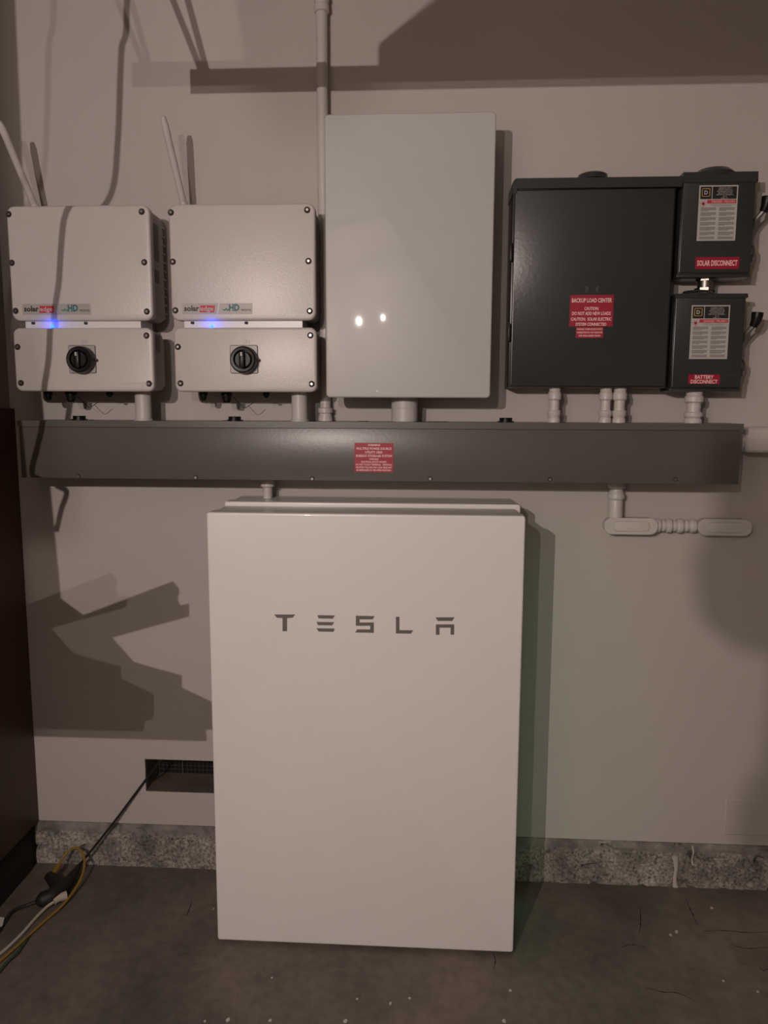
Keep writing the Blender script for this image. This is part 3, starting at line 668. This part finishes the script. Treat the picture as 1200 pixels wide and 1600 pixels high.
# elbow fitting at the right end
q = W(1180, 688, -.06)
t = thing('conduit_elbow', (WX1+.03, -.06, q.z-.03), 'bulky painted conduit elbow at the right end of the wireway', 'conduit')
emit('collar', lathe(NB(), (WX1-.002, -.06, q.z), (1, 0, 0), [(0, .0165), (.010, .0165), (.014, .018), (.022, .0205), (.034, .028), (.044, .030)], 24), PIPE, t)
emit('elbow_housing', rprism(NB(), WX1+.036, WX1+.16, q.z-.030, q.z+.033, .012, [(-.092, .006), (-.088, .001), (-.086, 0), (-.004, 0)], 5), PIPE, t)
emit('locknut', lathe(NB(), (WX1-.001, -.06, q.z+.02), (1, 0, 0), [(0, .012), (.006, .012)], 8), PIPE, t)

# ================================================================ cords on the floor
v1 = W(228, 1218, -.003); f1 = FL(128, 1347, .035); f2 = FL(108, 1376, .022)
v0 = v1+(v1-f1).normalized()*.12
t = thing('black_extension_cord', FL(90, 1392, 0), 'black cord running from the wall vent to a three-way outlet block on floor', 'cord')
emit('cord', tube(NB(), [v0, v1, v1.lerp(f1, .5)+Vector((0, 0, -.004)), f1], .0033, n=8), BLACKM, t)
sp = emit('outlet_block', tube(NB(), [f1, f1.lerp(f2, .55), FL(104, 1381, .022), FL(84, 1398, .022), FL(66, 1406, .017), FL(57, 1409, .014)], .02, n=14, sub=6,
     rf=lambda q_: (.004+.011*min(1, q_*3)) if q_ < .33 else (.015+.006*math.sin(min(1, (q_-.33)*4)*math.pi/2) if q_ < .8 else .021-.012*(q_-.8)/.2)), BLACKM, t)
emit('outlet_branch', tube(NB(), [FL(92, 1390, .022), FL(82, 1375, .026), FL(77, 1369, .028)], .016, n=10, rf=lambda q_: .018-.003*q_), BLACKM, t)
emit('cord_tail', tube(NB(), [FL(60, 1408, .012), FL(40, 1415, .006), FL(20, 1424, .006), FL(8, 1440, .005), FL(-14, 1475, .005)], .0045, n=8), BLACKM, t)
t = thing('yellow_extension_cord', FL(60, 1450, 0), 'yellow cord looping up from the outlet block and running out at left', 'cord')
emit('plug', tube(NB(), [FL(79, 1372, .028), FL(84, 1364, .032), FL(92, 1352, .036)], .01, n=8, rf=lambda q_: .0105-.003*q_), YCORD, t)
emit('cord', tube(NB(), [FL(90, 1354, .036), FL(100, 1338, .052), FL(112, 1326, .07), FL(124, 1327, .072), FL(132, 1343, .055), FL(129, 1366, .035), FL(118, 1388, .02), FL(98, 1414, .010), FL(62, 1446, .006), FL(28, 1477, .006), FL(-10, 1510, .006)], .0036, n=8), YCORD, t)
t = thing('white_extension_cord', FL(50, 1440, 0), 'white cord plugged into the black outlet block, beside the yellow cord', 'cord')
emit('plug', tube(NB(), [FL(104, 1399, .018), FL(92, 1403, .018), FL(84, 1409, .015)], .01, n=10, rf=lambda q_: .0125-.004*q_), WCORD, t)
emit('cord', tube(NB(), [FL(84, 1409, .015), FL(72, 1418, .009), FL(56, 1434, .006), FL(34, 1459, .005), FL(10, 1482, .005), FL(-12, 1500, .005)], .0042, n=8), WCORD, t)
g = emit('green_cord', tube(NB(), [FL(-12, 1530, .006), FL(4, 1512, .006), FL(14, 1500, .008), FL(22, 1494, .006), FL(30, 1485, .006), FL(46, 1462, .004)], .0035, n=8), GCORD)
tag(g, 'thin dark green cord on the floor at the left edge under the yellow cord', 'cord')
bm = NB(); pts = [FL(-8, 1432, .002), FL(7, 1434, .012), FL(4, 1446, .010), FL(-10, 1462, .002)]
vs = [bm.verts.new(p_) for p_ in pts]; bm.faces.new(vs); ex = bmesh.ops.extrude_face_region(bm, geom=bm.faces[:]); bmesh.ops.translate(bm, verts=[v for v in ex['geom'] if isinstance(v, bmesh.types.BMVert)], vec=(0, 0, .0008))
tag(emit('paper_scrap', bm, PAPER, smooth=False), 'small white paper scrap on the floor at the left edge', 'paper')
# small debris on the floor
rnd = random.Random(9)
chips = [(540, 1596, 5), (558, 1561, 3), (610, 1568, 4), (640, 1560, 3), (425, 1528, 3), (356, 1594, 5), (320, 1596, 3), (422, 1595, 4), (788, 1596, 5), (1048, 1461, 4), (1057, 1456, 6), (1112, 1419, 5), (797, 1548, 4), (334, 1420, 3), (1184, 1550, 3), (1130, 1533, 3)]
for px, py, s in chips:
    c_ = FL(px, py, 0); bm = NB(); r_ = s*.0011
    pts = [(c_.x+r_*rnd.uniform(.5, 1.1)*math.cos(a_), c_.y+r_*1.3*rnd.uniform(.5, 1.1)*math.sin(a_)) for a_ in [i*2*math.pi/6 for i in range(6)]]
    prism(bm, pts, 'z', 0, .0015)
    o = emit('paint_chip', bm, PAPER, smooth=False)
    tag(o, 'tiny pale paint chip lying on the dark concrete floor', 'debris', 'paint chips on the floor')

# ================================================================ added things outside the frame, shaped to throw the wall shadows
def shadow_pt(px, py, y, wy=0.0, L=LAMP_HI):
    """where, at depth y, an object must be for the lamp to shade the given wall point"""
    S = W(px, py, wy); Lv = Vector(L); k_ = (y-S.y)/(Lv.y-S.y); return S.lerp(Lv, k_)
# unseen bar with two struts, added for the bar shadow
a = shadow_pt(297, 128, -.9); 
tr = thing('shadow_rail', (a.x, -.9, a.z), 'unseen overhead bar added for its wall shadow', 'track')
h1 = shadow_pt(297, 110, -.9).z; h0 = shadow_pt(297, 147, -.9).z
emit('rail', B(a.x, XR-.02, -.915, -.9, h0, h1, bev=.001), GALV, tr)
for (xa, ya, xb, yb_) in ((322, 108, 293, 0), (313, 108, 270, 0)):
    p0 = shadow_pt(xa, ya, -.9); p1 = shadow_pt(xb, yb_, -.9); p1 = p0+(p1-p0)*((ZC-.0-p0.z)/(p1.z-p0.z))
    d_ = .011
    emit('strut', prism(NB(), [(p0.x-d_/2, p0.z), (p0.x+d_/2, p0.z), (p1.x+d_/2, p1.z), (p1.x-d_/2, p1.z)], 'y', -.906, -.9), GALV, tr, smooth=False)
# unseen slab added to darken the upper right of the wall
a = shadow_pt(590, 128, -1.45); 
dp = thing('shadow_slab', (1.6, -1.9, a.z), 'unseen overhead slab added to shade the upper wall', 'garage door')
emit('slab_panel', B(a.x, XR-.02, -2.3, -1.45, a.z, a.z+.045, bev=.004), ROOM, dp)
a = shadow_pt(486, 112, -2.6, 0, LAMP_LO)
dm = thing('shadow_knob', (a.x, -2.6, a.z-.012), 'unseen small knob on a chain, added for a round shadow', 'chain')  # tiny knob added near the lamp for a soft round shadow
emit('knob', lathe(NB(), (a.x, -2.6, a.z-.0125), (0, 0, 1), [(.0125*(1-math.cos(math.pi*i/12)), .0125*math.sin(math.pi*i/12)+.0001) for i in range(13)], 24), STEEL, dm)
emit('chain', tube(NB(), [(a.x, -2.6, a.z+.010), (a.x, -2.6, ZC)], .0008, n=6), STEEL, dm)
# unseen cord, bent so its shadow follows a wavy line
pts = [(198, 0, 0), (190, 75, 0), (187, 150, 0), (184, 220, 0), (175, 300, 0), (104, 330, -.155), (96, 380, -.155), (92, 440, -.155), (86, 480, -.155), (78, 520, -.175), (76, 560, -.175), (70, 600, -.175), (66, 665, -.155), (58, 700, -.155), (50, 740, -.155), (104, 768, 0), (96, 795, 0), (88, 830, 0)]
pp = [shadow_pt(a_, b_, -1.05, c_) for a_, b_, c_ in pts]; pp = [Vector((pp[0].x, -1.05, ZC))]+pp
pc = emit('shadow_rope', tube(NB(), pp, .0052, n=8, sub=4), WCORD); tag(pc, 'unseen cord from the ceiling, curved to throw a wavy shadow', 'cord')
# unseen upright sheet, its edge shaped to shade the far left of the wall
yq = -1.3
def shadow_board(name, pix, th, material, parent):
    pl = [shadow_pt(px, py, yq) for px, py in pix]
    return emit(name, prism(NB(), [(p_.x, p_.z) for p_ in pl], 'y', yq-th, yq), material, parent, smooth=False)
e = [shadow_pt(a_, b_, yq) for a_, b_ in ((21, -60), (38, 320), (78, 750), (95, 930))]
sh = thing('shadow_sheet', (-.55, yq, 1.175), 'unseen upright sheet added to shade the far left', 'cabinet')
k_ = (e[3].x-e[2].x)/(e[3].z-e[2].z)
emit('edge_sheet', prism(NB(), [(XL, 1.175), (e[3].x-k_*(e[3].z-1.175), 1.175), (e[3].x, e[3].z), (e[2].x, e[2].z), (e[1].x, e[1].z), (e[0].x, e[0].z), (e[0].x, 2.55), (XL, 2.55)], 'y', yq-.012, yq), CASTER, sh, smooth=False)
yq = -1.0
a = shadow_pt(150, 1128, yq)
wb = thing('shadow_shelf', (-.42, -1.0, a.z-.02), 'unseen narrow shelf added to carry the shadow cut-outs', 'shelf')  # made-up shelf, added under the cut-outs
emit('shelf_board', B(XL, -.150, -1.04, -.985, a.z-.012, a.z, bev=.001), CASTER, wb)
bx = thing('shadow_cutouts', (a.x, yq, a.z), 'unseen flat cut-outs added for the heaped wall shadow', 'boards')  # flat shapes cut to throw the heaped shadow at lower left
shadow_board('heap_cutout', [(40, 925), (95, 935), (140, 968), (170, 990), (210, 1035), (260, 1062), (300, 1082), (335, 1098), (335, 1128), (200, 1128), (40, 1128)], .03, CASTER, bx)
shadow_board('board', [(120, 965), (270, 908), (280, 920), (276, 932), (282, 946), (295, 943), (295, 957), (175, 990), (140, 1010)], .02, CASTER, bx)
shadow_board('board', [(195, 1030), (250, 1046), (284, 1055), (284, 1070), (262, 1074), (190, 1062)], .02, CASTER, bx)
# unseen cut-outs behind the viewpoint, shaped for the rounded shadow at the right
yq = -2.45
pl = [(1084, 905), (1080, 880), (1088, 850), (1112, 828), (1118, 780), (1120, 720), (1145, 690), (1210, 700), (1400, 700), (1400, 1000), (1215, 996), (1190, 985), (1110, 985), (1090, 960)]
q = shadow_pt(1150, 980, yq)
bg = thing('rounded_caster', (q.x, yq, q.z), 'unseen cut-outs behind the viewpoint, added for a rounded shadow', 'bag')
pts = [shadow_pt(a_, b_, yq) for a_, b_ in pl]
emit('rounded_cutout', prism(NB(), [(p_.x, p_.z) for p_ in pts], 'y', yq-.02, yq), CASTER, bg)
pts = [shadow_pt(a_, b_, yq) for a_, b_ in ((1196, 980), (1188, 1080), (1174, 1180), (1150, 1215), (1136, 1250), (1133, 1305), (1290, 1305), (1290, 980))]
emit('stripe_cutout', prism(NB(), [(p_.x, p_.z) for p_ in pts], 'y', yq-.012, yq-.006), CASTER, bg, smooth=False)
pts = [shadow_pt(a_, b_, yq) for a_, b_ in pl]
emit('hanger_strip', B(pts[8].x-.02, pts[8].x-.014, yq-.012, yq-.008, pts[8].z-.005, ZC), CASTER, bg)
